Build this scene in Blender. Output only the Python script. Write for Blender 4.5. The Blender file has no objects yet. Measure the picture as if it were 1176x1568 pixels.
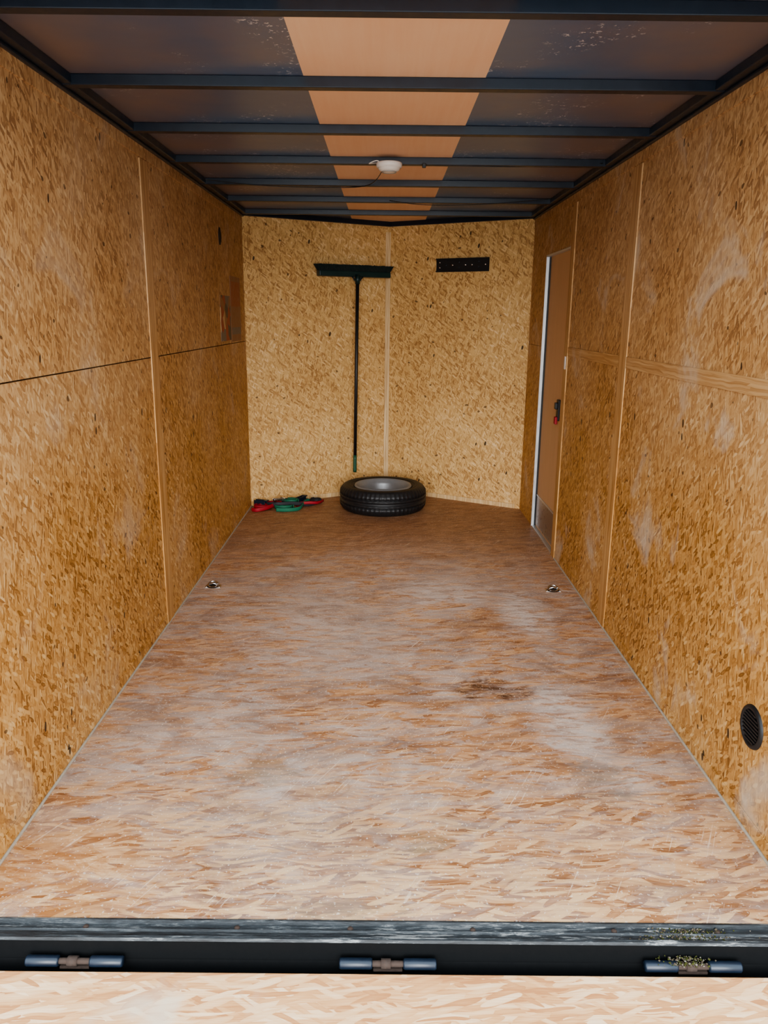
import bpy, bmesh, math, random
from mathutils import Vector, Matrix
random.seed(4)
sc = bpy.context.scene
COL = sc.collection

# ------------------------------------------------------------------ dims
XL, XR = -0.89, 0.925
YR, YC, YA = 1.38, 5.05, 5.58     # rear edge, front corners, nose apex
XA = 0.02
H = 1.85                          # underside of beams / top of panels
HC = 1.876                        # ceiling skin
EYE = 1.25

# ------------------------------------------------------------------ helpers
def link(ob, parent=None):
    COL.objects.link(ob)
    if parent is not None:
        ob.parent = parent
    return ob

def empty(name, loc=(0, 0, 0)):
    e = bpy.data.objects.new(name, None)
    e.location = loc
    e.empty_display_size = 0.05
    return link(e)

def mk(name, verts, faces, mats, parent=None, idx=None, smooth=False):
    me = bpy.data.meshes.new(name)
    me.from_pydata(verts, [], faces)
    if not isinstance(mats, (list, tuple)):
        mats = [mats]
    for m in mats:
        me.materials.append(m)
    if idx:
        for p, i in zip(me.polygons, idx):
            p.material_index = i
    bm = bmesh.new(); bm.from_mesh(me)
    bmesh.ops.recalc_face_normals(bm, faces=bm.faces)
    bm.to_mesh(me); bm.free()
    if smooth:
        for p in me.polygons:
            p.use_smooth = True
    ob = bpy.data.objects.new(name, me)
    return link(ob, parent)

BF = [(0, 1, 2, 3), (4, 7, 6, 5), (0, 4, 5, 1), (1, 5, 6, 2), (2, 6, 7, 3), (3, 7, 4, 0)]
def boxes(name, lst, mats, parent=None, bevel=0.0):
    """lst of (x0,x1,y0,y1,z0,z1,matidx)"""
    v, f, idx = [], [], []
    for b in lst:
        x0, x1, y0, y1, z0, z1 = b[:6]
        mi = b[6] if len(b) > 6 else 0
        o = len(v)
        v += [(x0, y0, z0), (x1, y0, z0), (x1, y1, z0), (x0, y1, z0),
              (x0, y0, z1), (x1, y0, z1), (x1, y1, z1), (x0, y1, z1)]
        f += [tuple(o + k for k in q) for q in BF]
        idx += [mi] * 6
    ob = mk(name, v, f, mats, parent, idx)
    if bevel:
        m = ob.modifiers.new('bevel', 'BEVEL'); m.width = bevel; m.segments = 2
        m.limit_method = 'ANGLE'
    return ob

def prisms(name, lst, mats, parent=None, bevel=0.0):
    """lst of (polygon[(x,y)], z0, z1, matidx)"""
    v, f, idx = [], [], []
    for poly, z0, z1, mi in lst:
        o = len(v); n = len(poly)
        v += [(p[0], p[1], z0) for p in poly] + [(p[0], p[1], z1) for p in poly]
        f.append(tuple(o + i for i in range(n)))
        f.append(tuple(o + n + i for i in reversed(range(n))))
        for i in range(n):
            j = (i + 1) % n
            f.append((o + i, o + j, o + n + j, o + n + i))
        idx += [mi] * (n + 2)
    ob = mk(name, v, f, mats, parent, idx)
    if bevel:
        m = ob.modifiers.new('bevel', 'BEVEL'); m.width = bevel; m.segments = 2
        m.limit_method = 'ANGLE'
    return ob

def lathe(name, prof, mats, segs=64, parent=None, closed=False, mod=None, idxf=None, smooth=True, M=None):
    v, f, idx = [], [], []
    n = len(prof)
    for s in range(segs):
        a = 2 * math.pi * s / segs
        for k, (r, z) in enumerate(prof):
            rr = r + (mod(s, k) if mod else 0)
            v.append((rr * math.cos(a), rr * math.sin(a), z))
    m = n if closed else n - 1
    for s in range(segs):
        t = (s + 1) % segs
        for k in range(m):
            l = (k + 1) % n
            f.append((s * n + k, t * n + k, t * n + l, s * n + l))
            idx.append(idxf(k) if idxf else 0)
    ob = mk(name, v, f, mats, parent, idx, smooth)
    if M is not None:
        ob.data.transform(M)
    return ob

def tube(name, pts, r, mat, parent=None, segs=10, squash=None):
    """swept tube along points; squash=(a,b) semi-axes"""
    P = [Vector(p) for p in pts]
    v, f = [], []
    up0 = Vector((0, 0, 1))
    n = len(P)
    for i, p in enumerate(P):
        t = (P[min(i + 1, n - 1)] - P[max(i - 1, 0)]).normalized()
        up = up0 if abs(t.z) < 0.95 else Vector((0, 1, 0))
        s = t.cross(up).normalized(); u = s.cross(t).normalized()
        a, b = squash if squash else (r, r)
        for k in range(segs):
            g = 2 * math.pi * k / segs
            v.append(tuple(p + s * a * math.cos(g) + u * b * math.sin(g)))
    for i in range(n - 1):
        for k in range(segs):
            l = (k + 1) % segs
            f.append((i * segs + k, i * segs + l, (i + 1) * segs + l, (i + 1) * segs + k))
    f.append(tuple(range(segs))); f.append(tuple((n - 1) * segs + k for k in reversed(range(segs))))
    return mk(name, v, f, mat, parent, None, True)

def smooth_pts(ctrl, per=8):
    P = [Vector(c) for c in ctrl]; out = []
    for i in range(len(P) - 1):
        p0 = P[max(i - 1, 0)]; p1 = P[i]; p2 = P[i + 1]; p3 = P[min(i + 2, len(P) - 1)]
        for k in range(per):
            t = k / per
            out.append(0.5 * ((2 * p1) + (p2 - p0) * t + (2 * p0 - 5 * p1 + 4 * p2 - p3) * t * t + (3 * p1 - p0 - 3 * p2 + p3) * t ** 3))
    out.append(P[-1])
    return out

# ------------------------------------------------------------------ node helpers
class N:
    def __init__(s, name):
        s.m = bpy.data.materials.new(name); s.m.use_nodes = True
        s.nt = s.m.node_tree; s.nt.nodes.clear()
        s.out = s.new('ShaderNodeOutputMaterial')
        s.b = s.new('ShaderNodeBsdfPrincipled')
        s.nt.links.new(s.b.outputs[0], s.out.inputs[0])
    def new(s, t): return s.nt.nodes.new(t)
    def set(s, sock, val):
        if isinstance(val, bpy.types.NodeSocket): s.nt.links.new(val, sock)
        else: sock.default_value = val
    def math(s, op, a, b=0.0, c=None, clamp=False):
        n = s.new('ShaderNodeMath'); n.operation = op; n.use_clamp = clamp
        s.set(n.inputs[0], a); s.set(n.inputs[1], b)
        if c is not None: s.set(n.inputs[2], c)
        return n.outputs[0]
    def mix(s, fac, a, b, mode='MIX'):
        n = s.new('ShaderNodeMix'); n.data_type = 'RGBA'; n.blend_type = mode
        s.set(n.inputs[0], fac)
        s.set(n.inputs[6], a if isinstance(a, bpy.types.NodeSocket) else (*a, 1) if len(a) == 3 else a)
        s.set(n.inputs[7], b if isinstance(b, bpy.types.NodeSocket) else (*b, 1) if len(b) == 3 else b)
        return n.outputs[2]
    def ramp(s, fac, stops, interp='LINEAR'):
        n = s.new('ShaderNodeValToRGB'); n.color_ramp.interpolation = interp
        e = n.color_ramp.elements
        while len(e) < len(stops): e.new(0.5)
        for i, (p, c) in enumerate(stops):
            e[i].position = p; e[i].color = (*c, 1) if len(c) == 3 else c
        s.set(n.inputs[0], fac)
        return n.outputs[0]
    def mr(s, v, a, b, c=0.0, d=1.0, smooth=False):
        n = s.new('ShaderNodeMapRange'); n.clamp = True
        if smooth: n.interpolation_type = 'SMOOTHSTEP'
        s.set(n.inputs[0], v); n.inputs[1].default_value = a; n.inputs[2].default_value = b
        n.inputs[3].default_value = c; n.inputs[4].default_value = d
        return n.outputs[0]
    def obj(s):
        return s.new('ShaderNodeTexCoord').outputs['Object']
    def sep(s, v):
        n = s.new('ShaderNodeSeparateXYZ'); s.set(n.inputs[0], v); return n.outputs
    def comb(s, x, y, z=0.0):
        n = s.new('ShaderNodeCombineXYZ'); s.set(n.inputs[0], x); s.set(n.inputs[1], y); s.set(n.inputs[2], z)
        return n.outputs[0]
    def noise(s, vec, scale, detail=3, rough=0.5, dist=0.0, dim='3D'):
        n = s.new('ShaderNodeTexNoise'); n.noise_dimensions = dim; s.set(n.inputs['Vector'], vec)
        n.inputs['Scale'].default_value = scale; n.inputs['Detail'].default_value = detail
        n.inputs['Roughness'].default_value = rough; n.inputs['Distortion'].default_value = dist
        return n.outputs['Fac'], n.outputs['Color']
    def n2(s, vec, scale, detail=2, rough=0.5, dist=0.0):
        return s.noise(vec, scale, detail, rough, dist, '2D')
    def mapt(s, vec, loc, rot, scl):
        n = s.new('ShaderNodeMapping'); n.vector_type = 'TEXTURE'
        s.set(n.inputs[0], vec); n.inputs[1].default_value = loc
        n.inputs[2].default_value = (0, 0, math.radians(rot)); n.inputs[3].default_value = scl
        return n.outputs[0]
    def voro(s, vec, scale=1.0, feat='F1', rnd=1.0):
        n = s.new('ShaderNodeTexVoronoi'); n.voronoi_dimensions = '2D'; n.feature = feat
        s.set(n.inputs['Vector'], vec); n.inputs['Scale'].default_value = scale
        n.inputs['Randomness'].default_value = rnd
        return n.outputs
    def vadd(s, a, b, scale):
        n = s.new('ShaderNodeVectorMath'); n.operation = 'MULTIPLY_ADD'
        s.set(n.inputs[0], b); n.inputs[1].default_value = (scale,) * 3; s.set(n.inputs[2], a)
        return n.outputs[0]
    def bump(s, h, strength, dist=0.001):
        n = s.new('ShaderNodeBump'); n.inputs['Strength'].default_value = strength
        n.inputs['Distance'].default_value = dist; s.set(n.inputs['Height'], h)
        s.nt.links.new(n.outputs[0], s.b.inputs['Normal'])
    def col(s, c): s.set(s.b.inputs['Base Color'], c if isinstance(c, bpy.types.NodeSocket) else (*c, 1))
    def rough(s, r): s.set(s.b.inputs['Roughness'], r)

def strands(n, uv, angles, L, W, seed=0.0, cover=0.55, warp=0.010, wscale=11):
    """layered strand pattern: returns value 0..1 (random per strand)"""
    _, nc = n.n2(uv, wscale, 1, 0.5)
    wuv = n.vadd(uv, nc, warp)
    fib, _ = n.n2(n.mapt(wuv, (0, 0, 0), angles[0], (L * 0.9, W * 0.16, 1)), 1.0, 1, 0.6)
    val = None
    for i, a in enumerate(angles):
        vec = n.mapt(wuv, (seed + i * 3.7, i * 1.9 + seed, 0), a, (L * (1 + 0.18 * ((i * 7) % 4 - 1.5)), W * (1 + 0.25 * ((i * 5) % 3 - 1)), 1))
        o = n.voro(vec)
        c = n.sep(o['Color'])
        v = n.math('MULTIPLY_ADD', o['Distance'], -0.30, n.math('MULTIPLY_ADD', c[0], 0.85, 0.12))
        if val is None:
            val = v
        else:
            m = n.math('MULTIPLY', n.math('GREATER_THAN', c[1], 1 - cover), n.math('LESS_THAN', o['Distance'], 0.5))
            mx = n.new('ShaderNodeMix'); mx.data_type = 'FLOAT'
            n.set(mx.inputs[0], m); n.set(mx.inputs[2], val); n.set(mx.inputs[3], v); val = mx.outputs[0]
    return n.math('MULTIPLY_ADD', n.math('SUBTRACT', fib, 0.5), 0.5, val, clamp=True)

def srgb(r, g, b):
    f = lambda c: (c / 255 / 12.92) if c / 255 <= 0.04045 else ((c / 255 + 0.055) / 1.055) ** 2.4
    return (f(r), f(g), f(b))

def osb(name, plane, stops, L=0.048, W=0.0085, angles=(90, 62, 118, 78, 140), rough=0.6, seed=0.0, fleck=True, scuff=0.0, cover=0.5, glare=0.0):
    n = N(name); o = n.sep(n.obj())
    uv = {'YZ': lambda: n.comb(o[1], o[2]), 'XZ': lambda: n.comb(o[0], o[2]), 'XY': lambda: n.comb(o[0], o[1])}[plane]()
    val = strands(n, uv, angles, L, W, seed, cover)
    big, bigc = n.n2(uv, 1.6, 4, 0.6)
    v2 = n.math('ADD', val, n.math('MULTIPLY', n.math('SUBTRACT', big, 0.5), 0.6), clamp=True)
    c = n.ramp(v2, stops)
    if glare:   # paler, greyer towards the top: reflection glare mixed into the board colour
        hz = n.math('ADD', n.mr(o[2], 0.5, 1.6, 0, glare), n.mr(big, 0.35, 0.65, -0.1, 0.1), clamp=True)
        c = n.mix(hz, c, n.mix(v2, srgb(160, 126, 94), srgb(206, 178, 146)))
    if fleck:
        fo = n.voro(n.vadd(uv, n.n2(uv, 30, 1)[1], 0.02), 26)
        fs = n.sep(fo['Color'])
        fm = n.math('MULTIPLY', n.math('GREATER_THAN', fs[2], 0.90), n.math('LESS_THAN', fo['Distance'], n.math('MULTIPLY', fs[0], 0.21)))
        c = n.mix(n.math('MULTIPLY', fm, 0.75), c, (0.06, 0.025, 0.01))
        fo = n.voro(n.mapt(uv, (3, 1, 0), 80, (1.6, 0.7, 1)), 9)
        fs = n.sep(fo['Color'])
        fm = n.math('MULTIPLY', n.math('GREATER_THAN', fs[2], 0.88), n.math('LESS_THAN', fo['Distance'], n.math('MULTIPLY', fs[1], 0.09)))
        c = n.mix(n.math('MULTIPLY', fm, 0.9), c, (0.03, 0.015, 0.008))
    if scuff:
        sf, _ = n.n2(uv, 3.2, 4, 0.62, 0.4)
        c = n.mix(n.mr(sf, 0.60, 0.78, 0, scuff), c, (0.60, 0.51, 0.40))
    n.col(c); n.rough(rough)
    n.b.inputs['Specular IOR Level'].default_value = 0.35
    n.bump(val, 0.2, 0.001)
    return n.m

W_ST = [(0.0, srgb(132, 86, 40)), (0.22, srgb(174, 124, 66)), (0.5, srgb(194, 146, 86)), (0.8, srgb(206, 162, 102)), (1.0, srgb(224, 190, 136))]
F_ST = [(0.0, srgb(158, 116, 68)), (0.22, srgb(196, 154, 98)), (0.55, srgb(212, 174, 116)), (0.8, srgb(222, 186, 128)), (1.0, srgb(234, 206, 158))]
B_ST = [(0.0, srgb(172, 124, 70)), (0.4, srgb(192, 146, 90)), (1.0, srgb(208, 168, 114))]
BX_ST = [(0.0, srgb(190, 154, 106)), (0.4, srgb(210, 178, 130)), (1.0, srgb(226, 200, 156))]
M_WALL = osb('osb_side_wall', 'YZ', W_ST, scuff=0.35, glare=0.5)
M_WALLR = osb('osb_side_wall_right', 'YZ', W_ST, seed=11.3, scuff=0.8, glare=0.5)
M_FRONT = osb('osb_front_wall', 'XZ', F_ST, seed=5.0)
BA = (90, 88); 
M_BAT_YZ = osb('batten_side', 'YZ', B_ST, L=0.3, W=0.008, angles=BA, fleck=False, glare=0.4)
M_BATH_YZ = osb('batten_side_horizontal', 'YZ', B_ST, L=0.3, W=0.008, angles=(0, 2), fleck=False, scuff=0.6, glare=0.4)
M_BAT_XZ = osb('batten_front', 'XZ', BX_ST, L=0.3, W=0.008, angles=BA, fleck=False)
M_RAMP = osb('ramp_board', 'XY', [(0.0, srgb(178, 124, 80)), (0.4, srgb(204, 156, 108)), (1.0, srgb(228, 198, 162))], L=0.12, W=0.011, angles=(0, 8, -24, 4, 15), fleck=False, scuff=0.85)

def plain(name, c, rough=0.5, metal=0.0, spec=0.5, var=0.15, scale=30, bump=0.0):
    n = N(name)
    f, _ = n.noise(n.obj(), scale, 4, 0.6)
    lo = tuple(x * (1 - var) for x in c); hi = tuple(min(1, x * (1 + var)) for x in c)
    n.col(n.mix(f, lo, hi)); n.rough(n.mr(f, 0.3, 0.7, rough * 0.85, min(1, rough * 1.15)))
    n.b.inputs['Metallic'].default_value = metal
    n.b.inputs['Specular IOR Level'].default_value = spec
    if bump: n.bump(f, bump, 0.001)
    return n.m

M_DARK = plain('dark_gap', (0.07, 0.035, 0.015), 0.9)
M_STEEL = plain('black_painted_steel', (0.008, 0.016, 0.030), 0.35, 0, 0.6, 0.3)
M_ALU = plain('aluminium', (0.62, 0.64, 0.66), 0.4, 0.8)
M_CHROME = plain('zinc_plated_steel', (0.7, 0.7, 0.7), 0.22, 1.0)
M_BLACKP = plain('black_plastic', (0.012, 0.012, 0.013), 0.45)
M_WHITEP = plain('white_plastic', (0.78, 0.77, 0.74), 0.4, var=0.03)
M_SKIN = plain('white_trailer_skin', (0.7, 0.7, 0.7), 0.35, var=0.03)
M_CAULK = plain('pale_caulk', (0.46, 0.41, 0.33), 0.7, var=0.3, scale=60)
M_RED = plain('red_strap', (0.34, 0.015, 0.025), 0.7)
M_GREEN = plain('green_strap', (0.015, 0.15, 0.08), 0.7)
M_BLKSTRAP = plain('black_strap', (0.03, 0.03, 0.035), 0.7)
M_BROOMG = plain('broom_green', (0.006, 0.030, 0.028), 0.4)
M_BRIST = plain('broom_bristles', (0.006, 0.016, 0.015), 0.8)
M_GRIP = plain('green_grip', (0.012, 0.08, 0.04), 0.4)
M_RUST = plain('rust', (0.05, 0.032, 0.024), 0.85, bump=0.6, scale=120, var=0.6)

# ceiling dark panel
n = N('dark_ceiling_panel'); ob = n.obj(); o = n.sep(ob)
f, _ = n.noise(ob, 2.0, 3, 0.6)
c = n.mix(f, srgb(66, 90, 124), srgb(90, 106, 134))
edge_b = n.math('ADD', n.mr(n.math('ABSOLUTE', n.math('SUBTRACT', o[0], 0.02)), 0.45, 0.88), n.mr(f, 0.35, 0.65, -0.4, 0.4), clamp=True)
c = n.mix(edge_b, c, srgb(122, 108, 108))
s1, _ = n.noise(ob, 60, 3, 0.7); s2, _ = n.noise(ob, 4.5, 2, 0.5)
c = n.mix(n.math('MULTIPLY', n.mr(s1, 0.59, 0.65), n.mr(s2, 0.53, 0.62)), c, srgb(190, 190, 200))
n.col(c); n.rough(0.30); n.b.inputs['Specular IOR Level'].default_value = 0.8
n.bump(n.noise(ob, 6, 2)[0], 0.15, 0.01)
M_CDARK = n.m
# ceiling ply strip
n = N('ceiling_plywood'); ob = n.obj()
g, _ = n.noise(n.mapt(ob, (0, 0, 0), 0, (0.02, 0.5, 1)), 1.0, 3, 0.6, 0.3)
b_, _ = n.noise(ob, 2.5, 3)
c = n.mix(g, srgb(236, 196, 164), srgb(246, 216, 190))
c = n.mix(n.mr(b_, 0.35, 0.7, 0, 0.4), c, srgb(234, 182, 146))
n.col(c); n.rough(0.6)
M_CPLY = n.m

# door skin
n = N('door_luan_skin'); ob = n.obj(); o = n.sep(ob)
g, _ = n.noise(n.mapt(n.comb(o[1], o[2]), (0, 0, 0), 0, (0.012, 0.5, 1)), 1.0, 4, 0.6, 0.4)
n.col(n.mix(g, srgb(196, 156, 116), srgb(220, 180, 138))); n.rough(0.6); n.b.inputs['Specular IOR Level'].default_value = 0.2
M_DOOR = n.m

# floor
n = N('worn_osb_floor'); ob = n.obj(); o = n.sep(ob); uv = n.comb(o[0], o[1])
val = strands(n, uv, (0, 9, -12, 3, 28), 0.11, 0.014, 2.0, 0.45, 0.03, 7)
c = n.ramp(val, [(0.0, srgb(142, 96, 62)), (0.25, srgb(178, 130, 92)), (0.6, srgb(196, 150, 110)), (1.0, srgb(212, 174, 136))])
st, _ = n.n2(n.mapt(uv, (0, 0, 0), 3, (0.17, 0.045, 1)), 1.0, 6, 0.74, 0.7)      # streaky wear
pat, _ = n.n2(uv, 1.6, 4, 0.6, 0.3)
mott, _ = n.n2(n.mapt(uv, (9, 4, 0), 0, (1.6, 1.0, 1)), 7, 6, 0.72, 0.6)
wear = n.math('ADD', n.mr(st, 0.42, 0.54), n.mr(pat, 0.35, 0.65, -0.45, 0.45), clamp=True)
ygr = n.math('MULTIPLY', n.mr(o[1], 3.6, 4.7, 1.0, 0.2, True), n.mr(o[1], 1.35, 2.1, 0.62, 1.0, True))
wear = n.math('MULTIPLY', n.math('MULTIPLY', wear, ygr), n.mr(val, 0.1, 0.9, 0.92, 0.55))
c = n.mix(wear, c, n.mix(n.mr(mott, 0.35, 0.65), srgb(152, 136, 128), srgb(200, 186, 176)))
# brown-grey grime mottling
gr, _ = n.n2(n.mapt(uv, (1, 7, 0), 0, (1.6, 0.7, 1)), 4.5, 6, 0.78, 0.8)
c = n.mix(n.mr(gr, 0.49, 0.66, 0, 0.55), c, srgb(126, 96, 78))
# fresher yellow wood at the tailgate end
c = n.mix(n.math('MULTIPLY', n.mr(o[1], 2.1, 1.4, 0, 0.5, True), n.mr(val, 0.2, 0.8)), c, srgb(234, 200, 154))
ws, _ = n.n2(uv, 5, 5, 0.65, 0.5)
c = n.mix(n.math('MULTIPLY', n.mr(o[0], -0.35, -0.8, 0, 0.65, True), n.math('MULTIPLY', n.mr(o[1], 1.75, 1.5, 0, 1, True), n.mr(gr, 0.42, 0.56))), c, srgb(178, 116, 52))
# brown untouched floor at the nose
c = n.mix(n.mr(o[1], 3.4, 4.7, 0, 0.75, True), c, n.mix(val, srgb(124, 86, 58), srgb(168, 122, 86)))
st2, _ = n.n2(n.mapt(uv, (4, 2, 0), -2, (0.10, 0.03, 1)), 1.0, 5, 0.75, 0.4)
def blob(cx, cy, rx, ry, amt, colr, c):
    dx = n.math('DIVIDE', n.math('SUBTRACT', o[0], cx), rx)
    dy = n.math('DIVIDE', n.math('SUBTRACT', o[1], cy), ry)
    d = n.math('ADD', n.math('MULTIPLY', dx, dx), n.math('MULTIPLY', dy, dy))
    d = n.math('ADD', d, n.math('MULTIPLY', n.math('SUBTRACT', mott, 0.5), 4.0))
    return n.mix(n.math('MULTIPLY', n.mr(d, 1.3, 0.0, 0, 1, True), n.mr(st2, 0.40, 0.58, 0.1 * amt, amt)), c, colr)
DU = srgb(222, 212, 204)
for b in [(0.62, 3.15, 0.12, 0.28, 0.7), (0.60, 2.22, 0.12, 0.24, 0.6), (0.28, 3.38, 0.22, 0.25, 0.6), (-0.2, 3.0, 0.5, 0.5, 0.25), (-0.3, 1.85, 0.08, 0.08, 0.5)]:
    c = blob(*b, DU, c)
for b in [(0.37, 2.43, 0.15, 0.08, 1.0, srgb(96, 66, 46)), (0.12, 1.62, 0.07, 0.06, 0.75, srgb(134, 112, 84)), (0.62, 1.9, 0.13, 0.11, 0.7, srgb(124, 114, 106)),
          (-0.32, 1.92, 0.11, 0.08, 0.65, srgb(140, 118, 94)), (-0.1, 1.41, 0.2, 0.03, 0.6, srgb(140, 120, 100))]:
    c = blob(*b, c)
# pale scratches and crumbs
sc1, _ = n.n2(n.mapt(uv, (2, 2, 0), 62, (0.25, 0.006, 1)), 1.0, 1, 0.5, 0.2)
c = n.mix(n.math('MULTIPLY', n.mr(sc1, 0.72, 0.77, 0, 0.6), n.mr(mott, 0.48, 0.58)), c, srgb(228, 206, 182))
sp, _ = n.n2(uv, 120, 1, 0.6)
c = n.mix(n.mr(sp, 0.68, 0.76, 0, 0.5), c, srgb(235, 225, 212))
n.col(c); n.rough(n.mr(st, 0.3, 0.7, 0.45, 0.62)); n.b.inputs['Specular IOR Level'].default_value = 0.45
n.bump(n.math('ADD', val, st), 0.3, 0.0015)
M_FLOOR = n.m

# weathered sill
n = N('weathered_black_steel'); ob = n.obj(); o = n.sep(ob)
w1, _ = n.noise(n.mapt(ob, (0, 0, 0), 0, (0.13, 0.012, 0.02)), 1.0, 6, 0.8, 0.3)
w2, _ = n.noise(ob, 2.6, 3)
m = n.math('MULTIPLY', n.mr(w1, 0.54, 0.62), n.mr(w2, 0.42, 0.62, 0.10, 0.9))
c = n.mix(n.mr(w1, 0.35, 0.6), srgb(14, 17, 20), srgb(60, 66, 70)); c = n.mix(m, c, srgb(180, 182, 180))
n.col(c); n.rough(0.5); n.bump(w1, 0.5, 0.003)
M_SILL = n.m

# ground
n = N('asphalt_ground'); ob = n.obj()
f, _ = n.noise(ob, 60, 5, 0.7)
n.col(n.mix(f, (0.26, 0.25, 0.24), (0.46, 0.45, 0.43))); n.rough(0.9); n.bump(f, 0.4, 0.01)
M_GROUND = n.m

# ------------------------------------------------------------------ shell
prisms('floor', [([(XL, YR), (XR, YR), (XR, YC), (XA, YA), (XL, YC)], -0.02, 0.0, 0)], M_FLOOR)

T = 0.012
g = 0.002
SY = 3.03
def side(name, x0, x1, xb0, xb1, mat, segs):
    lst = [(min(xb0, xb1), max(xb0, xb1), s[0], s[1], s[2], s[3], 1) for s in segs['back']]
    lst += [(min(x0, x1), max(x0, x1), s[0], s[1], s[2], s[3], 0) for s in segs['pan']]
    return boxes(name, lst, [mat, M_DARK], None)
ZH = 1.09
side('wall_left', XL - T, XL, XL - 0.06, XL - T, M_WALL, {
    'back': [(YR - 0.03, YC + 0.05, -0.02, HC + 0.02)],
    'pan': [(YR, SY - g / 2, 0, ZH - g), (SY + g / 2, YC, 0, ZH - g), (YR, SY - g / 2, ZH + g, H), (SY + g / 2, YC, ZH + g, H)]})
DY0, DY1, DZ = 4.02, 4.62, 1.60
side('wall_right', XR + T, XR, XR + 0.06, XR + T, M_WALLR, {
    'back': [(YR - 0.03, DY0, -0.02, HC + 0.02), (DY1, YC + 0.05, -0.02, HC + 0.02), (DY0, DY1, DZ, HC + 0.02)],
    'pan': [(YR, SY - g / 2, 0, ZH - g), (SY + g / 2, DY0, 0, ZH - g), (YR, SY - g / 2, ZH + g, H), (SY + g / 2, DY0, ZH + g, H),
            (DY0, DY1, DZ, H), (DY1, YC, 0, ZH), (DY1, YC, ZH + g, H)]})

def vwall(name, a, b, mat):
    a = Vector(a); b = Vector(b); d = (b - a).normalized(); nn = Vector((-d.y, d.x))
    if nn.y < 0: nn = -nn
    p = [tuple(a), tuple(b), tuple(b + nn * 0.05), tuple(a + nn * 0.05)]
    return prisms(name, [(p, -0.02, HC + 0.02, 0)], mat)
vwall('wall_front_left', (XL, YC), (XA, YA), M_FRONT)
vwall('wall_front_right', (XA, YA), (XR, YC), M_FRONT)

# front-wall direction helpers
def on_v(x, off=0.0):
    """point on the nose wall at x, moved 'off' metres towards the room"""
    if x <= XA:
        t = (x - XL) / (XA - XL); y = YC + (YA - YC) * t; d = Vector((XA - XL, YA - YC)).normalized()
    else:
        t = (x - XA) / (XR - XA); y = YA + (YC - YA) * t; d = Vector((XR - XA, YC - YA)).normalized()
    nn = Vector((-d.y, d.x)); nn = -nn if nn.y > 0 else nn
    return Vector((x, y)) + nn * off
def vstrip(x0, x1, z0, z1, th, mi=0, base=0.0):
    a, b = on_v(x0, base), on_v(x1, base); c_, d_ = on_v(x1, base + th), on_v(x0, base + th)
    return ([tuple(a), tuple(b), tuple(c_), tuple(d_)], z0, z1, mi)

# battens / trims
boxes('trim_1', [(XL, XL + 0.005, SY - 0.045, SY + 0.045, 0.0, H - 0.055)], M_BAT_YZ, bevel=0.001)
boxes('trim_2', [(XR - 0.005, XR, SY - 0.045, SY + 0.045, 0.0, H - 0.055)], M_BAT_YZ, bevel=0.001)
boxes('trim_3', [(XR - 0.004, XR, YR, SY - 0.046, ZH - 0.022, ZH + 0.022), (XR - 0.004, XR, SY + 0.046, DY0 - 0.076, ZH - 0.022, ZH + 0.022)], M_BATH_YZ, bevel=0.001)
boxes('trim_4', [(XR - 0.006, XR, DY0 - 0.075, DY0 - 0.003, 0.0, H - 0.055)], M_BAT_YZ, bevel=0.001)
boxes('trim_5', [(XL, XL + 0.004, YR, YC - 0.01, H - 0.05, H)], M_WALL, bevel=0.001)
boxes('trim_6', [(XR - 0.004, XR, YR, YC - 0.01, H - 0.05, H)], M_WALLR, bevel=0.001)
prisms('trim_7', [([(XA - 0.018, on_v(XA - 0.018).y), (XA, YA), (XA + 0.018, on_v(XA + 0.018).y), (XA + 0.016, on_v(XA + 0.018).y - 0.006), (XA - 0.016, on_v(XA - 0.018).y - 0.006)], 0.0, H - 0.04, 0)], M_BAT_XZ)
prisms('trim_8', [vstrip(XL + 0.01, XA, H - 0.05, H, 0.004), vstrip(XA, XR - 0.01, H - 0.05, H, 0.004)], M_FRONT)
prisms('trim_9', [vstrip(XL + 0.002, XL + 0.025, 0.0, H - 0.05, 0.004), vstrip(XR - 0.025, XR - 0.002, 0.0, H - 0.05, 0.004)], M_FRONT)
prisms('baseboard_front', [vstrip(XL + 0.03, XA - 0.03, 0.0, 0.03, 0.008), vstrip(XA + 0.03, XR - 0.03, 0.0, 0.03, 0.008)], M_BAT_XZ)
boxes('baseboard_left', [(XL, XL + 0.003, YR, YC, 0.007, 0.045, 0), (XL, XL + 0.007, YR, YC, 0.0, 0.006, 1)], [M_WALL, M_CAULK], bevel=0.001)
boxes('baseboard_right', [(XR - 0.003, XR, YR, DY0 - 0.076, 0.007, 0.045, 0), (XR - 0.007, XR, YR, DY0 - 0.076, 0.0, 0.006, 1)], [M_WALLR, M_CAULK], bevel=0.001)

# ceiling: dark side panels, plywood centre strip
SX0, SX1 = -0.225, 0.265
def yn(x): return on_v(x).y
polyL = [(XL - 0.05, YR - 0.03), (SX0, YR - 0.03), (SX0, yn(SX0)), (XL - 0.05, YC - 0.02)]
polyM = [(SX0, YR - 0.03), (SX1, YR - 0.03), (SX1, yn(SX1)), (XA, YA), (SX0, yn(SX0))]
polyR = [(SX1, YR - 0.03), (XR + 0.05, YR - 0.03), (XR + 0.05, YC - 0.02), (SX1, yn(SX1))]
ceil = prisms('ceiling', [(polyL, HC, HC + 0.02, 0), (polyM, HC, HC + 0.02, 1), (polyR, HC, HC + 0.02, 0)], [M_CDARK, M_CPLY])
BY = [1.240 + 0.535 * k for k in range(1, 8)]
lst = []
for y in BY:
    if y < YC:
        lst.append((XL, XR, y - 0.018, y + 0.018, H - 0.002, HC))
boxes('roof_beams', lst, M_STEEL, ceil, bevel=0.002)
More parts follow.
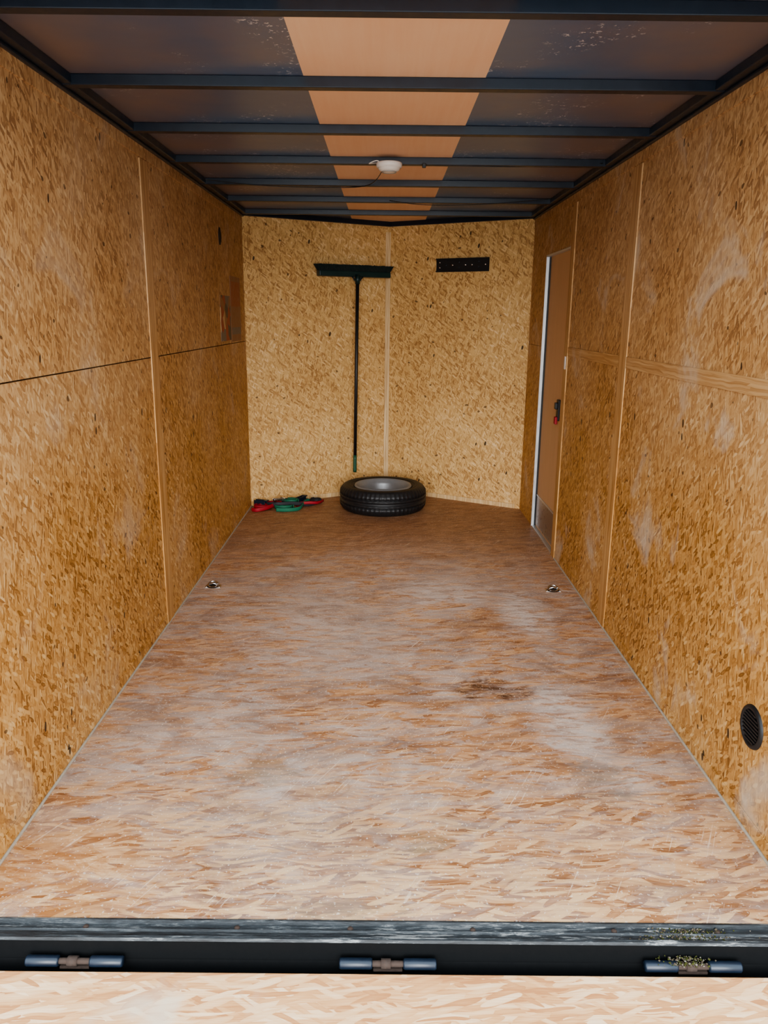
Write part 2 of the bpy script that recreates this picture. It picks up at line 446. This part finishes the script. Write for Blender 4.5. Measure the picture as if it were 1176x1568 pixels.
boxes('roof_rails', [(XL, XL + 0.040, YR, YC, H, HC), (XR - 0.040, XR, YR, YC, H, HC),
                     (XL, XL + 0.014, YR, YC, H - 0.010, H), (XR - 0.014, XR, YR, YC, H - 0.010, H),
                     (XL, XR, YR, YR + 0.06, H - 0.02, HC)], M_STEEL, ceil, bevel=0.003)
prisms('nose_rail', [vstrip(XL + 0.01, XA, H - 0.004, HC, 0.03), vstrip(XA, XR - 0.01, H - 0.004, HC, 0.03)], M_STEEL, ceil)
# roof skin above
prisms('roof_skin', [([(XL - 0.08, YR - 0.03), (XR + 0.08, YR - 0.03), (XR + 0.08, YC), (XA, YA + 0.12), (XL - 0.08, YC)], HC + 0.021, HC + 0.05, 0)], M_SKIN, ceil)
# wiring under the roof
tube('wiring_a', smooth_pts([(XR - 0.05, 3.36, H + 0.01), (0.7, 3.40, H + 0.004), (0.45, 3.38, H - 0.003), (0.10, 3.37, H + 0.0)]), 0.002, M_BLACKP, ceil, 6)
tube('wiring_b', smooth_pts([(0.0, 3.37, H + 0.004), (-0.08, 3.87, H - 0.002), (-0.3, 3.93, H - 0.006), (-0.6, 3.9, H - 0.004), (XL + 0.05, 3.8, H + 0.004)]), 0.002, M_BLACKP, ceil, 6)
tube('wiring_c', smooth_pts([(0.02, 4.40, H + 0.004), (0.2, 4.43, H - 0.012), (0.5, 4.43, H - 0.008), (0.85, 4.3, H + 0.004)]), 0.002, M_BLACKP, ceil, 6)

# exterior skins + rear frame
boxes('exterior_side_left', [(XL - 0.09, XL - 0.061, YR - 0.03, YC, -0.12, HC + 0.05)], M_SKIN)
boxes('exterior_side_right', [(XR + 0.061, XR + 0.09, YR - 0.03, YC, -0.12, HC + 0.05)], M_SKIN)
boxes('rear_frame', [(XL - 0.09, XL - 0.001, YR - 0.07, YR - 0.031, -0.12, HC + 0.05), (XR + 0.001, XR + 0.09, YR - 0.07, YR - 0.031, -0.12, HC + 0.05),
                     (XL - 0.09, XR + 0.09, YR - 0.07, YR - 0.031, HC - 0.01, HC + 0.06)], M_STEEL, bevel=0.004)
boxes('ground', [(-15, 15, -15, 20, -0.56, -0.5)], M_GROUND)

# ------------------------------------------------------------------ rear sill: profile extruded in x
sill = empty('rear_sill', (0, YR, -0.02))
prof = [(0.0, -0.021), (-0.001, -0.004), (-0.003, 0.001), (-0.007, 0.001), (-0.009, -0.008), (-0.022, -0.010), (-0.024, -0.006), (-0.028, -0.009), (-0.042, -0.010), (-0.045, -0.003), (-0.051, -0.004), (-0.053, -0.010), (-0.053, -0.055), (-0.060, -0.085), (-0.090, -0.085), (-0.092, -0.11), (0.0, -0.11)]
v = []; f = []; ix = []
np_ = len(prof)
X0, X1 = XL - 0.09, XR + 0.09
for X in (X0, X1):
    for (y, z) in prof: v.append((X, y, z + 0.02))
for k in range(np_):
    l = (k + 1) % np_
    f.append((k, l, np_ + l, np_ + k)); ix.append(0 if k < 11 else 1)
f.append(tuple(range(np_))); f.append(tuple(range(2 * np_ - 1, np_ - 1, -1))); ix += [1, 1]
mk('sill_profile', v, f, [M_SILL, plain('grimy_black_steel', (0.003, 0.0035, 0.004), 0.8, 0, 0.2)], sill, ix)
# screws on the sill
for i, x in enumerate([-0.82, -0.62, -0.30, -0.06, 0.2, 0.5, 0.72]):
    M = Matrix.Translation((x, -0.0155, 0.0108))
    lathe('screw_%d' % i, [(0.0, 0.003), (0.004, 0.003), (0.0065, 0.0)], M_RUST, 12, sill, M=M)
RX = Matrix.Rotation(math.radians(90), 4, 'Y')
for hi, hx in enumerate([-0.626, 0.02, 0.65]):
    hg = empty('ramp_hinge' if hi == 0 else 'ramp_hinge.%03d' % hi, (hx, 1.3105, -0.045))
    for j, (a, b) in enumerate([(-0.10, -0.032), (0.032, 0.10)]):
        lathe('barrel_%d' % j, [(0.0, a), (0.009, a), (0.011, a + 0.003), (0.011, b - 0.003), (0.009, b), (0.0, b)], M_STEEL, 24, hg, M=RX)
    lathe('pin', [(0.006, -0.032), (0.0065, -0.01), (0.006, 0.032)], M_RUST, 16, hg, M=RX)
    lathe('knuckle', [(0.0, -0.014), (0.010, -0.014), (0.010, 0.006), (0.0, 0.006)], M_RUST, 16, hg, M=RX)
    boxes('leaf', [(-0.03, 0.03, -0.006, 0.008, -0.014, -0.009)], M_RUST, hg)

# moss and grit caught on the right of the sill
v = []; f = []; ix = []
for i in range(620):
    x = random.gauss(0.645, 0.045); y = random.uniform(1.332, 1.372)
    z = -0.0095 + random.uniform(0, 0.004)
    r = random.uniform(0.001, 0.0028)
    if i % 3 == 0:
        y = random.uniform(1.300, 1.324); z = -0.034 + random.uniform(-0.004, 0.004); x = 0.64 + random.gauss(0, 0.022)
    b = len(v)
    for dx, dy, dz in ((1, 0, 0), (-1, 0, 0), (0, 1, 0), (0, -1, 0), (0, 0, 1), (0, 0, -1)):
        s = random.uniform(0.5, 1.4)
        v.append((x + dx * r * s, y + dy * r * s, z + dz * r * s))
    q = [(0, 2, 4), (2, 1, 4), (1, 3, 4), (3, 0, 4), (2, 0, 5), (1, 2, 5), (3, 1, 5), (0, 3, 5)]
    f += [tuple(b + k for k in t) for t in q]; ix += [(0, 1, 0, 1, 2)[i % 5]] * 8
mk('moss_debris', v, f, [plain('moss', (0.06, 0.065, 0.018), 0.95, spec=0.1), plain('grit', (0.10, 0.08, 0.055), 0.9, spec=0.1), plain('pale_grit', (0.22, 0.20, 0.16), 0.9, spec=0.1)], None, ix)

# ------------------------------------------------------------------ ramp door
rd = empty('ramp_door', (0, 1.29, -0.05))
ang = math.atan2(0.43, 1.75); Lr = 1.8
Mr = Matrix.Rotation(ang, 4, 'X')
b1 = boxes('board', [(XL - 0.02, XR + 0.02, -Lr, 0.0, -0.018, 0.0)], M_RAMP, rd, bevel=0.002)
b2 = boxes('frame', [(XL - 0.06, XR + 0.06, -Lr - 0.02, -0.016, -0.05, -0.019), (XL - 0.06, XL - 0.021, -Lr - 0.02, 0.0, -0.02, 0.003), (XR + 0.021, XR + 0.06, -Lr - 0.02, 0.0, -0.02, 0.003)], M_STEEL, rd, bevel=0.002)
for b in (b1, b2): b.data.transform(Mr)

# ------------------------------------------------------------------ side door
dr = empty('door_1', (XR + 0.03, (DY0 + DY1) / 2, DZ / 2))
def rel(l, e=dr):
    L = e.location
    return [(a[0] - L.x, a[1] - L.x, a[2] - L.y, a[3] - L.y, a[4] - L.z, a[5] - L.z) + tuple(a[6:]) for a in l]
boxes('panel', rel([(XR + 0.022, XR + 0.05, DY0 + 0.002, DY1 - 0.002, 0.0, DZ - 0.002)]), M_DOOR, dr)
boxes('frame', rel([(XR - 0.004, XR + 0.022, DY1 - 0.012, DY1 - 0.001, 0.0, DZ), (XR + 0.0, XR + 0.022, DY0 + 0.001, DY0 + 0.012, 0.0, DZ),
                    (XR - 0.004, XR + 0.022, DY0, DY1 - 0.001, DZ - 0.010, DZ - 0.001), (XR - 0.002, XR + 0.022, DY0, DY1 - 0.001, 0.0, 0.008)]), M_ALU, dr, bevel=0.001)
boxes('jamb_liner', rel([(XR + 0.012, XR + 0.0215, DY1 - 0.022, DY1 - 0.0125, 0.008, DZ - 0.011)]), M_BLACKP, dr)
boxes('kick_panel', rel([(XR + 0.018, XR + 0.0215, DY0 + 0.02, DY1 - 0.032, 0.02, 0.20)]), plain('grey_kick', (0.24, 0.16, 0.10), 0.3), dr)
boxes('kick_edge', rel([(XR + 0.016, XR + 0.0215, DY0 + 0.02, DY1 - 0.032, 0.20, 0.208)]), M_ALU, dr)
boxes('latch', rel([(XR + 0.002, XR + 0.022, 4.10, 4.15, 0.72, 0.83), (XR - 0.012, XR + 0.004, 4.11, 4.14, 0.78, 0.815)]), M_BLACKP, dr, bevel=0.004)
boxes('latch_lever', rel([(XR - 0.01, XR + 0.004, 4.105, 4.14, 0.70, 0.74)]), M_RED, dr, bevel=0.004)
boxes('wall_tag', [(XR - 0.010, XR - 0.0061, 3.96, 3.985, 1.00, 1.065)], M_WHITEP, bevel=0.002)

# ------------------------------------------------------------------ wheel
wh = empty('spare_wheel', (0.0, 5.05, 0.0))
R = 0.29; TH = 0.165
n = N('tire_rubber'); ob = n.obj(); f_, _ = n.noise(ob, 40, 3)
n.col(n.mix(f_, (0.007, 0.007, 0.008), (0.017, 0.017, 0.018))); n.rough(0.5); n.bump(f_, 0.1, 0.002)
M_TIRE = n.m
half = [(0.185, 0.030), (0.19, 0.018), (0.205, 0.010), (0.235, 0.002), (0.255, 0.001), (0.268, 0.008), (0.278, 0.019), (0.2825, 0.027), (0.2865, 0.032), (R - 0.002, 0.040), (R - 0.001, 0.052),
        (R - 0.008, 0.0525), (R - 0.008, 0.058), (R, 0.0585), (R, 0.073), (R - 0.008, 0.0735), (R - 0.008, 0.0795)]
prof = half + [(r, TH - z) for r, z in reversed(half)]
prof = prof + [(0.19, TH - 0.04), (0.19, 0.04)]
def tmod(s, k):
    r, z = prof[k % len(prof)]
    if r > 0.277 and (z < 0.053 or z > TH - 0.053) and s % 3 == 0: return -0.007
    if r > 0.2895 and s % 4 == 0: return -0.002
    return 0
lathe('tire', prof, M_TIRE, 180, wh, closed=True, mod=tmod)
lathe('sidewall_rib', [(0.214, TH - 0.010), (0.216, TH - 0.003), (0.222, TH - 0.002), (0.226, TH - 0.004)], M_TIRE, 96, wh)
zt = TH
rim = [(0.192, zt - 0.012), (0.188, zt - 0.002), (0.182, zt - 0.003), (0.178, zt - 0.016), (0.170, zt - 0.024), (0.164, zt - 0.038), (0.158, zt - 0.070),
       (0.145, zt - 0.090), (0.120, zt - 0.085), (0.095, zt - 0.067), (0.075, zt - 0.062), (0.055, zt - 0.065), (0.043, zt - 0.069), (0.041, zt - 0.090)]
M_RIM = plain('grey_rim', (0.26, 0.27, 0.28), 0.4, 0.4)
lathe('rim', rim, M_RIM, 96, wh)
lathe('rim_barrel', [(0.165, zt - 0.08), (0.165, 0.03), (0.185, 0.012), (0.192, 0.010)], M_RIM, 96, wh)
for k in range(5):
    a = k * 2 * math.pi / 5 + 0.3
    lathe('lug_hole_%d' % k, [(0.0, zt - 0.0605), (0.009, zt - 0.0595), (0.012, zt - 0.0645)], M_BLACKP, 16, wh, M=Matrix.Translation((0.066 * math.cos(a), 0.066 * math.sin(a), 0)))
for k in range(8):
    a = k * 2 * math.pi / 8
    lathe('vent_hole_%d' % k, [(0.0, 0.0), (0.012, 0.0), (0.015, -0.004)], M_BLACKP, 16, wh,
          M=Matrix.Translation((0.130 * math.cos(a), 0.130 * math.sin(a), zt - 0.083)))

# ------------------------------------------------------------------ push broom
br = empty('push_broom', (-0.205, 5.375, 0.19))
A = Vector((-0.462, 5.245)); B = Vector((0.045, 5.49))
d = (B - A).normalized(); nn = Vector((d.y, -d.x))     # towards room
def bl(s, o, z): # along, outward, z -> local
    p = A + d * s + nn * o
    return (p.x - br.location.x, p.y - br.location.y, z - br.location.z)
Lh = (B - A).length
def blk(name, s0, s1, z0, z1, o0, o1, mat, fl=0.0, bevel=0.0):
    v = []
    for z, ex in ((z0, 0), (z1, fl)):
        v += [bl(s0 - ex, o0 - ex * .4, z), bl(s1 + ex, o0 - ex * .4, z), bl(s1 + ex, o1 + ex * .4, z), bl(s0 - ex, o1 + ex * .4, z)]
    o_ = mk(name, v, BF, mat, br)
    if bevel:
        m = o_.modifiers.new('b', 'BEVEL'); m.width = bevel; m.segments = 3
    return o_
blk('block', 0.025, Lh - 0.02, 1.505, 1.542, -0.025, 0.03, M_BROOMG, bevel=0.006)
v = []; f = []
rows, colsn = 5, 60
for i in range(colsn):
    for j in range(rows):
        s = 0.032 + (Lh - 0.06) * i / (colsn - 1); o_ = -0.018 + 0.042 * j / (rows - 1)
        fs = (i / (colsn - 1) - 0.5) * 2; fs = fs ** 5 * 0.022; fo = (j / (rows - 1) - 0.5) * 0.02
        r0, r1 = 0.0045, 0.0060
        base = len(v)
        for z, rr, ds, do in ((1.54, r0, 0, 0), (1.580 + random.uniform(-.002, .002), r1, fs, fo)):
            for k in range(6):
                a = k * math.pi / 3
                v.append(bl(s + ds + rr * math.cos(a), o_ + do + rr * math.sin(a), z))
        for k in range(6):
            l = (k + 1) % 6
            f.append((base + k, base + l, base + 6 + l, base + 6 + k))
        f.append(tuple(base + 6 + k for k in range(6)))
mk('bristles', v, f, M_BRIST, br)
sH = 0.5 * Lh + 0.012
hx, hy, _ = bl(sH, 0.036, 0)
zrel = lambda z: z - br.location.z
bot = (hx - 0.018, hy + 0.0, zrel(0.185))
topp = (hx, hy, zrel(1.52))
def lerp(t): return tuple(topp[i] + (bot[i] - topp[i]) * t for i in range(3))
tube('handle', [lerp(0.0), lerp(0.5), lerp(0.92)], 0.0115, M_BLACKP, br, 16)
tube('grip', [lerp(0.91), lerp(0.93), lerp(0.99), lerp(1.0)], 0.0125, M_GRIP, br, 16)
tube('socket', [lerp(0.0), lerp(0.045)], 0.017, M_BROOMG, br, 16)
for sgn in (-1, 1):
    p0 = bl(sH + sgn * 0.04, 0.034, 1.507); tube('brace_%d' % (sgn + 1), [p0, lerp(0.04)], 0.005, M_BROOMG, br, 8)
for sgn in (-1, 1):
    q = bl(sH + sgn * 0.024, 0.03, 1.485)
    q2 = (q[0], q[1] + 0.11, q[2])
    tube('hook_%d' % (sgn + 1), smooth_pts([q2, (q[0], q[1] + 0.0, q[2]), (q[0], q[1] - 0.02, q[2] + 0.004), (q[0], q[1] - 0.026, q[2] + 0.02)], 5), 0.0035, M_STEEL, br, 8)

# ------------------------------------------------------------------ hook rail
hr0 = on_v(0.51, 0.0)
hr = empty('wall_hook_rail', (hr0.x, hr0.y, 1.585))
def vloc(x, off, z, e): 
    p = on_v(x, off); return (p.x - e.location.x, p.y - e.location.y, z - e.location.z)
v = []
xa, xb, za, zb = 0.345, 0.672, 1.542, 1.628
for z in (za, zb):
    v += [vloc(xa, 0.0005, z, hr), vloc(xb, 0.0005, z, hr), vloc(xb, 0.006, z, hr), vloc(xa, 0.006, z, hr)]
mk('plate', v, BF, M_BLACKP, hr)
for z0 in (za, zb - 0.008):
    v = []
    for z in (z0, z0 + 0.008):
        v += [vloc(xa, 0.006, z, hr), vloc(xb, 0.006, z, hr), vloc(xb, 0.016, z, hr), vloc(xa, 0.016, z, hr)]
    mk('flange', v, BF, M_BLACKP, hr)
ang_r = math.atan2(YC - YA, XR - XA)
for i in range(8):
    x = xa + 0.022 + (xb - xa - 0.044) * i / 7
    for zz in ((1.585,) if i % 3 else (1.57, 1.603)):
        M = Matrix.Translation(vloc(x, 0.0063, zz, hr)) @ Matrix.Rotation(ang_r, 4, 'Z') @ Matrix.Rotation(math.radians(90), 4, 'X')
        lathe('stud_%d' % i, [(0.0, 0.0025), (0.004, 0.0025), (0.0055, 0.0)], M_CHROME if i in (0, 2, 4, 5, 7) else M_STEEL, 12, hr, M=M)

# ------------------------------------------------------------------ dome light on beam
dl = empty('ceiling_dome_light', (0.012, 3.33, H - 0.002))
lathe('base', [(0.0, 0.0), (0.05, 0.0), (0.052, -0.004), (0.051, -0.016), (0.046, -0.02)], M_WHITEP, 48, dl)
lathe('lens', [(0.045, -0.019), (0.040, -0.028), (0.028, -0.034), (0.012, -0.037), (0.0, -0.037)], M_WHITEP, 48, dl)
lathe('ring', [(0.030, -0.0335), (0.029, -0.037), (0.025, -0.0365), (0.024, -0.034)], plain('grey_plastic', (0.35, 0.35, 0.34), 0.5), 48, dl)
tube('wire', smooth_pts([(0.0, 0.02, -0.002), (-0.05, 0.03, 0.004), (-0.08, -0.01, -0.006), (-0.05, -0.03, 0.002), (-0.03, 0.0, -0.003)], 6), 0.002, M_WHITEP, dl, 6)
boxes('ceiling_wire_clip', [(0.145, 0.16, 3.335, 3.347, H - 0.018, H)], M_BLACKP, bevel=0.002)

# ------------------------------------------------------------------ wall vent
vt = empty('round_wall_vent', (XR, 1.725, 0.27))
RY = Matrix.Rotation(math.radians(-90), 4, 'Y')
lathe('rim', [(0.0, 0.002), (0.043, 0.002), (0.044, 0.006), (0.049, 0.0075), (0.054, 0.005), (0.056, 0.0)], M_BLACKP, 48, vt, M=RY)
sl = []
for k in range(9):
    z = -0.036 + k * 0.009; w = math.sqrt(max(0, 0.042 ** 2 - z * z))
    sl.append((-0.0065, -0.0015, -w, w, z - 0.0018, z + 0.0018))
boxes('louvres', sl, M_BLACKP, vt)

# ------------------------------------------------------------------ floor D-ring tie downs
for i, (x, y) in enumerate([(-0.80, 3.45), (0.81, 3.44)]):
    e = empty('floor_tie_down_ring' if i == 0 else 'floor_tie_down_ring.001', (x, y, 0.0))
    boxes('plate', [(-0.036, 0.036, -0.02, 0.02, 0.0, 0.004)], M_CHROME, e, bevel=0.0015)
    lathe('cup', [(0.0, 0.0045), (0.022, 0.0045), (0.026, 0.007), (0.03, 0.004)], M_BLACKP, 24, e)
    pts = [(0.022 * math.cos(t) , 0.0 + 0.018 * math.sin(t), 0.012 + 0.010 * math.sin(t)) for t in [k * 2 * math.pi / 24 for k in range(25)]]
    tube('ring', pts, 0.0042, M_CHROME, e, 10)
    tube('clip', [(-0.026, 0.004, 0.007), (0.0, 0.004, 0.017), (0.026, 0.004, 0.007)], 0.005, M_CHROME, e, 8)
    for sx in (-0.03, 0.03):
        lathe('bolt', [(0, 0.008), (0.004, 0.008), (0.0055, 0.004)], M_CHROME, 10, e, M=Matrix.Translation((sx, -0.012, 0)))

# ------------------------------------------------------------------ posters on left wall
def poster(name, y0, y1, z0, z1, cols, seed):
    n = N(name + '_print'); ob = n.obj(); o = n.sep(ob)
    uv = n.comb(o[1], o[2])
    vv = n.voro(n.vadd(uv, n.n2(uv, 12, 2)[1], 0.03), 16 + seed)
    r = n.sep(vv['Color'])[0]
    n.col(n.ramp(r, [(i / len(cols), c_) for i, c_ in enumerate(cols)], 'CONSTANT')); n.rough(0.45)
    return boxes(name, [(XL + 0.0002, XL + 0.0018, y0, y1, z0, z1)], n.m)
poster('wall_poster', 4.30, 4.58, 1.11, 1.355, [srgb(140, 96, 60), srgb(100, 92, 88), srgb(50, 44, 44), srgb(190, 160, 120), srgb(150, 50, 40)], 0)
boxes('wall_poster.001', [(XL + 0.0002, XL + 0.0018, 4.59, 4.90, 1.10, 1.47, 0), (XL + 0.0018, XL + 0.0022, 4.61, 4.88, 1.30, 1.44, 1), (XL + 0.0018, XL + 0.0022, 4.61, 4.88, 1.14, 1.18, 2)],
      [plain('poster_board', srgb(140, 98, 70), 0.5), plain('poster_red', srgb(150, 84, 60), 0.5), plain('poster_grey', srgb(110, 100, 92), 0.5)])
M = Matrix.Translation((XL, 4.36, 1.66)) @ Matrix.Diagonal((1, 0.6, 1, 1)) @ Matrix.Rotation(math.radians(90), 4, 'Y')
lathe('oval_cable_port', [(0.0, 0.002), (0.03, 0.003), (0.036, 0.006), (0.044, 0.004), (0.046, 0.0)], M_BLACKP, 32, M=M)

# ------------------------------------------------------------------ ratchet straps
rs = empty('ratchet_straps', (-0.66, 5.0, 0.0))
def strap(name, pts, mat, w=0.013, t=0.0025):
    P = [(p[0] + 0.66, p[1] - 5.0, p[2]) for p in pts]
    return tube(name, smooth_pts(P, 8), 0, mat, rs, 8, (t, w))
def coil(name, cx, cy, rx, ry, mat, turns=4, w=0.014, z=0.016, a0=0):
    pts = []
    for k in range(turns * 20):
        a = a0 + k * math.pi / 10; s = 1 - 0.6 * k / (turns * 20)
        pts.append((cx + 0.66 + rx * s * math.cos(a), cy - 5.0 + ry * s * math.sin(a), z + 0.004 * math.sin(a * 0.37)))
    tube(name, pts, 0, mat, rs, 8, (0.0028, w))
coil('red_coil', -0.80, 4.97, 0.060, 0.045, M_RED)
coil('red_coil_b', -0.745, 5.045, 0.045, 0.035, M_RED, a0=1)
coil('green_coil', -0.66, 4.98, 0.065, 0.055, M_GREEN)
coil('green_coil_b', -0.62, 5.06, 0.05, 0.045, M_GREEN, 3, z=0.036)
coil('black_coil', -0.52, 5.11, 0.055, 0.045, M_BLKSTRAP)
coil('black_coil_b', -0.46, 5.165, 0.04, 0.04, M_BLKSTRAP, 3, a0=2)
coil('red_coil_c', -0.56, 5.05, 0.035, 0.03, M_RED, 3, w=0.011, z=0.014)
strap('tail_red', [(-0.86, 4.90, 0.014), (-0.82, 4.88, 0.016), (-0.76, 4.92, 0.022), (-0.70, 5.02, 0.030), (-0.66, 5.10, 0.016)], M_RED)
strap('tail_green', [(-0.70, 4.90, 0.014), (-0.62, 4.90, 0.014), (-0.55, 4.95, 0.014), (-0.53, 5.05, 0.03), (-0.5, 5.1, 0.032)], M_GREEN)
strap('tail_black', [(-0.78, 5.0, 0.030), (-0.70, 4.96, 0.038), (-0.60, 5.0, 0.034), (-0.50, 5.06, 0.014), (-0.42, 5.16, 0.014)], M_BLKSTRAP)
strap('tail_red_b', [(-0.58, 5.04, 0.024), (-0.50, 5.04, 0.030), (-0.44, 5.08, 0.022), (-0.41, 5.18, 0.014)], M_RED, 0.010)
for i, (x, y, a) in enumerate([(-0.70, 5.06, 0.5), (-0.56, 5.12, 1.1), (-0.82, 5.01, -0.3)]):
    o_ = boxes('ratchet_%d' % i, [(-0.04, 0.04, -0.017, -0.013, 0.0, 0.028), (-0.04, 0.04, 0.013, 0.017, 0.0, 0.028), (-0.012, 0.02, -0.014, 0.014, 0.008, 0.020), (0.03, 0.055, -0.018, 0.018, 0.022, 0.030)], M_STEEL if i else M_CHROME, rs, bevel=0.002)
    o_.location = (x + 0.66, y - 5.0, 0.026); o_.rotation_euler = (0, 0, a)

# ------------------------------------------------------------------ light
w = bpy.data.worlds.new('World'); sc.world = w; w.use_nodes = True
nt = w.node_tree; nt.nodes.clear()
out = nt.nodes.new('ShaderNodeOutputWorld'); bg = nt.nodes.new('ShaderNodeBackground')
bg.inputs[0].default_value = (0.80, 0.91, 1.0, 1); bg.inputs[1].default_value = 1.6
nt.links.new(bg.outputs[0], out.inputs[0])
def sun(name, elev, az, energy, angle, colr):
    l = bpy.data.lights.new(name, 'SUN'); l.energy = energy; l.angle = math.radians(angle); l.color = colr
    o = bpy.data.objects.new(name, l); COL.objects.link(o)
    dirv = Vector((math.sin(math.radians(az)) * math.cos(math.radians(elev)), math.cos(math.radians(az)) * math.cos(math.radians(elev)), -math.sin(math.radians(elev))))
    o.rotation_euler = dirv.to_track_quat('-Z', 'Y').to_euler(); o.location = (0, -5, 4)
sun('fill_sun', 14, 0, 2.3, 46, (1.0, 0.985, 0.97))  # added soft low sun behind the camera, evens out light inside the trailer

# ------------------------------------------------------------------ camera
cam = bpy.data.cameras.new('camera'); cam.sensor_fit = 'HORIZONTAL'; cam.sensor_width = 36; cam.lens = 36 * 1178 / 1176
cam.clip_start = 0.05
co = bpy.data.objects.new('camera', cam); COL.objects.link(co)
Rm = Matrix.Rotation(math.radians(-0.1), 4, 'Z') @ Matrix.Rotation(math.radians(90 - 14.24), 4, 'X') @ Matrix.Rotation(math.radians(0.6), 4, 'Z')
co.matrix_world = Matrix.Translation((0, 0, EYE)) @ Rm
sc.camera = co
sc.view_settings.view_transform = 'AgX'
sc.view_settings.look = 'AgX - Medium High Contrast'
sc.view_settings.exposure = 1.0
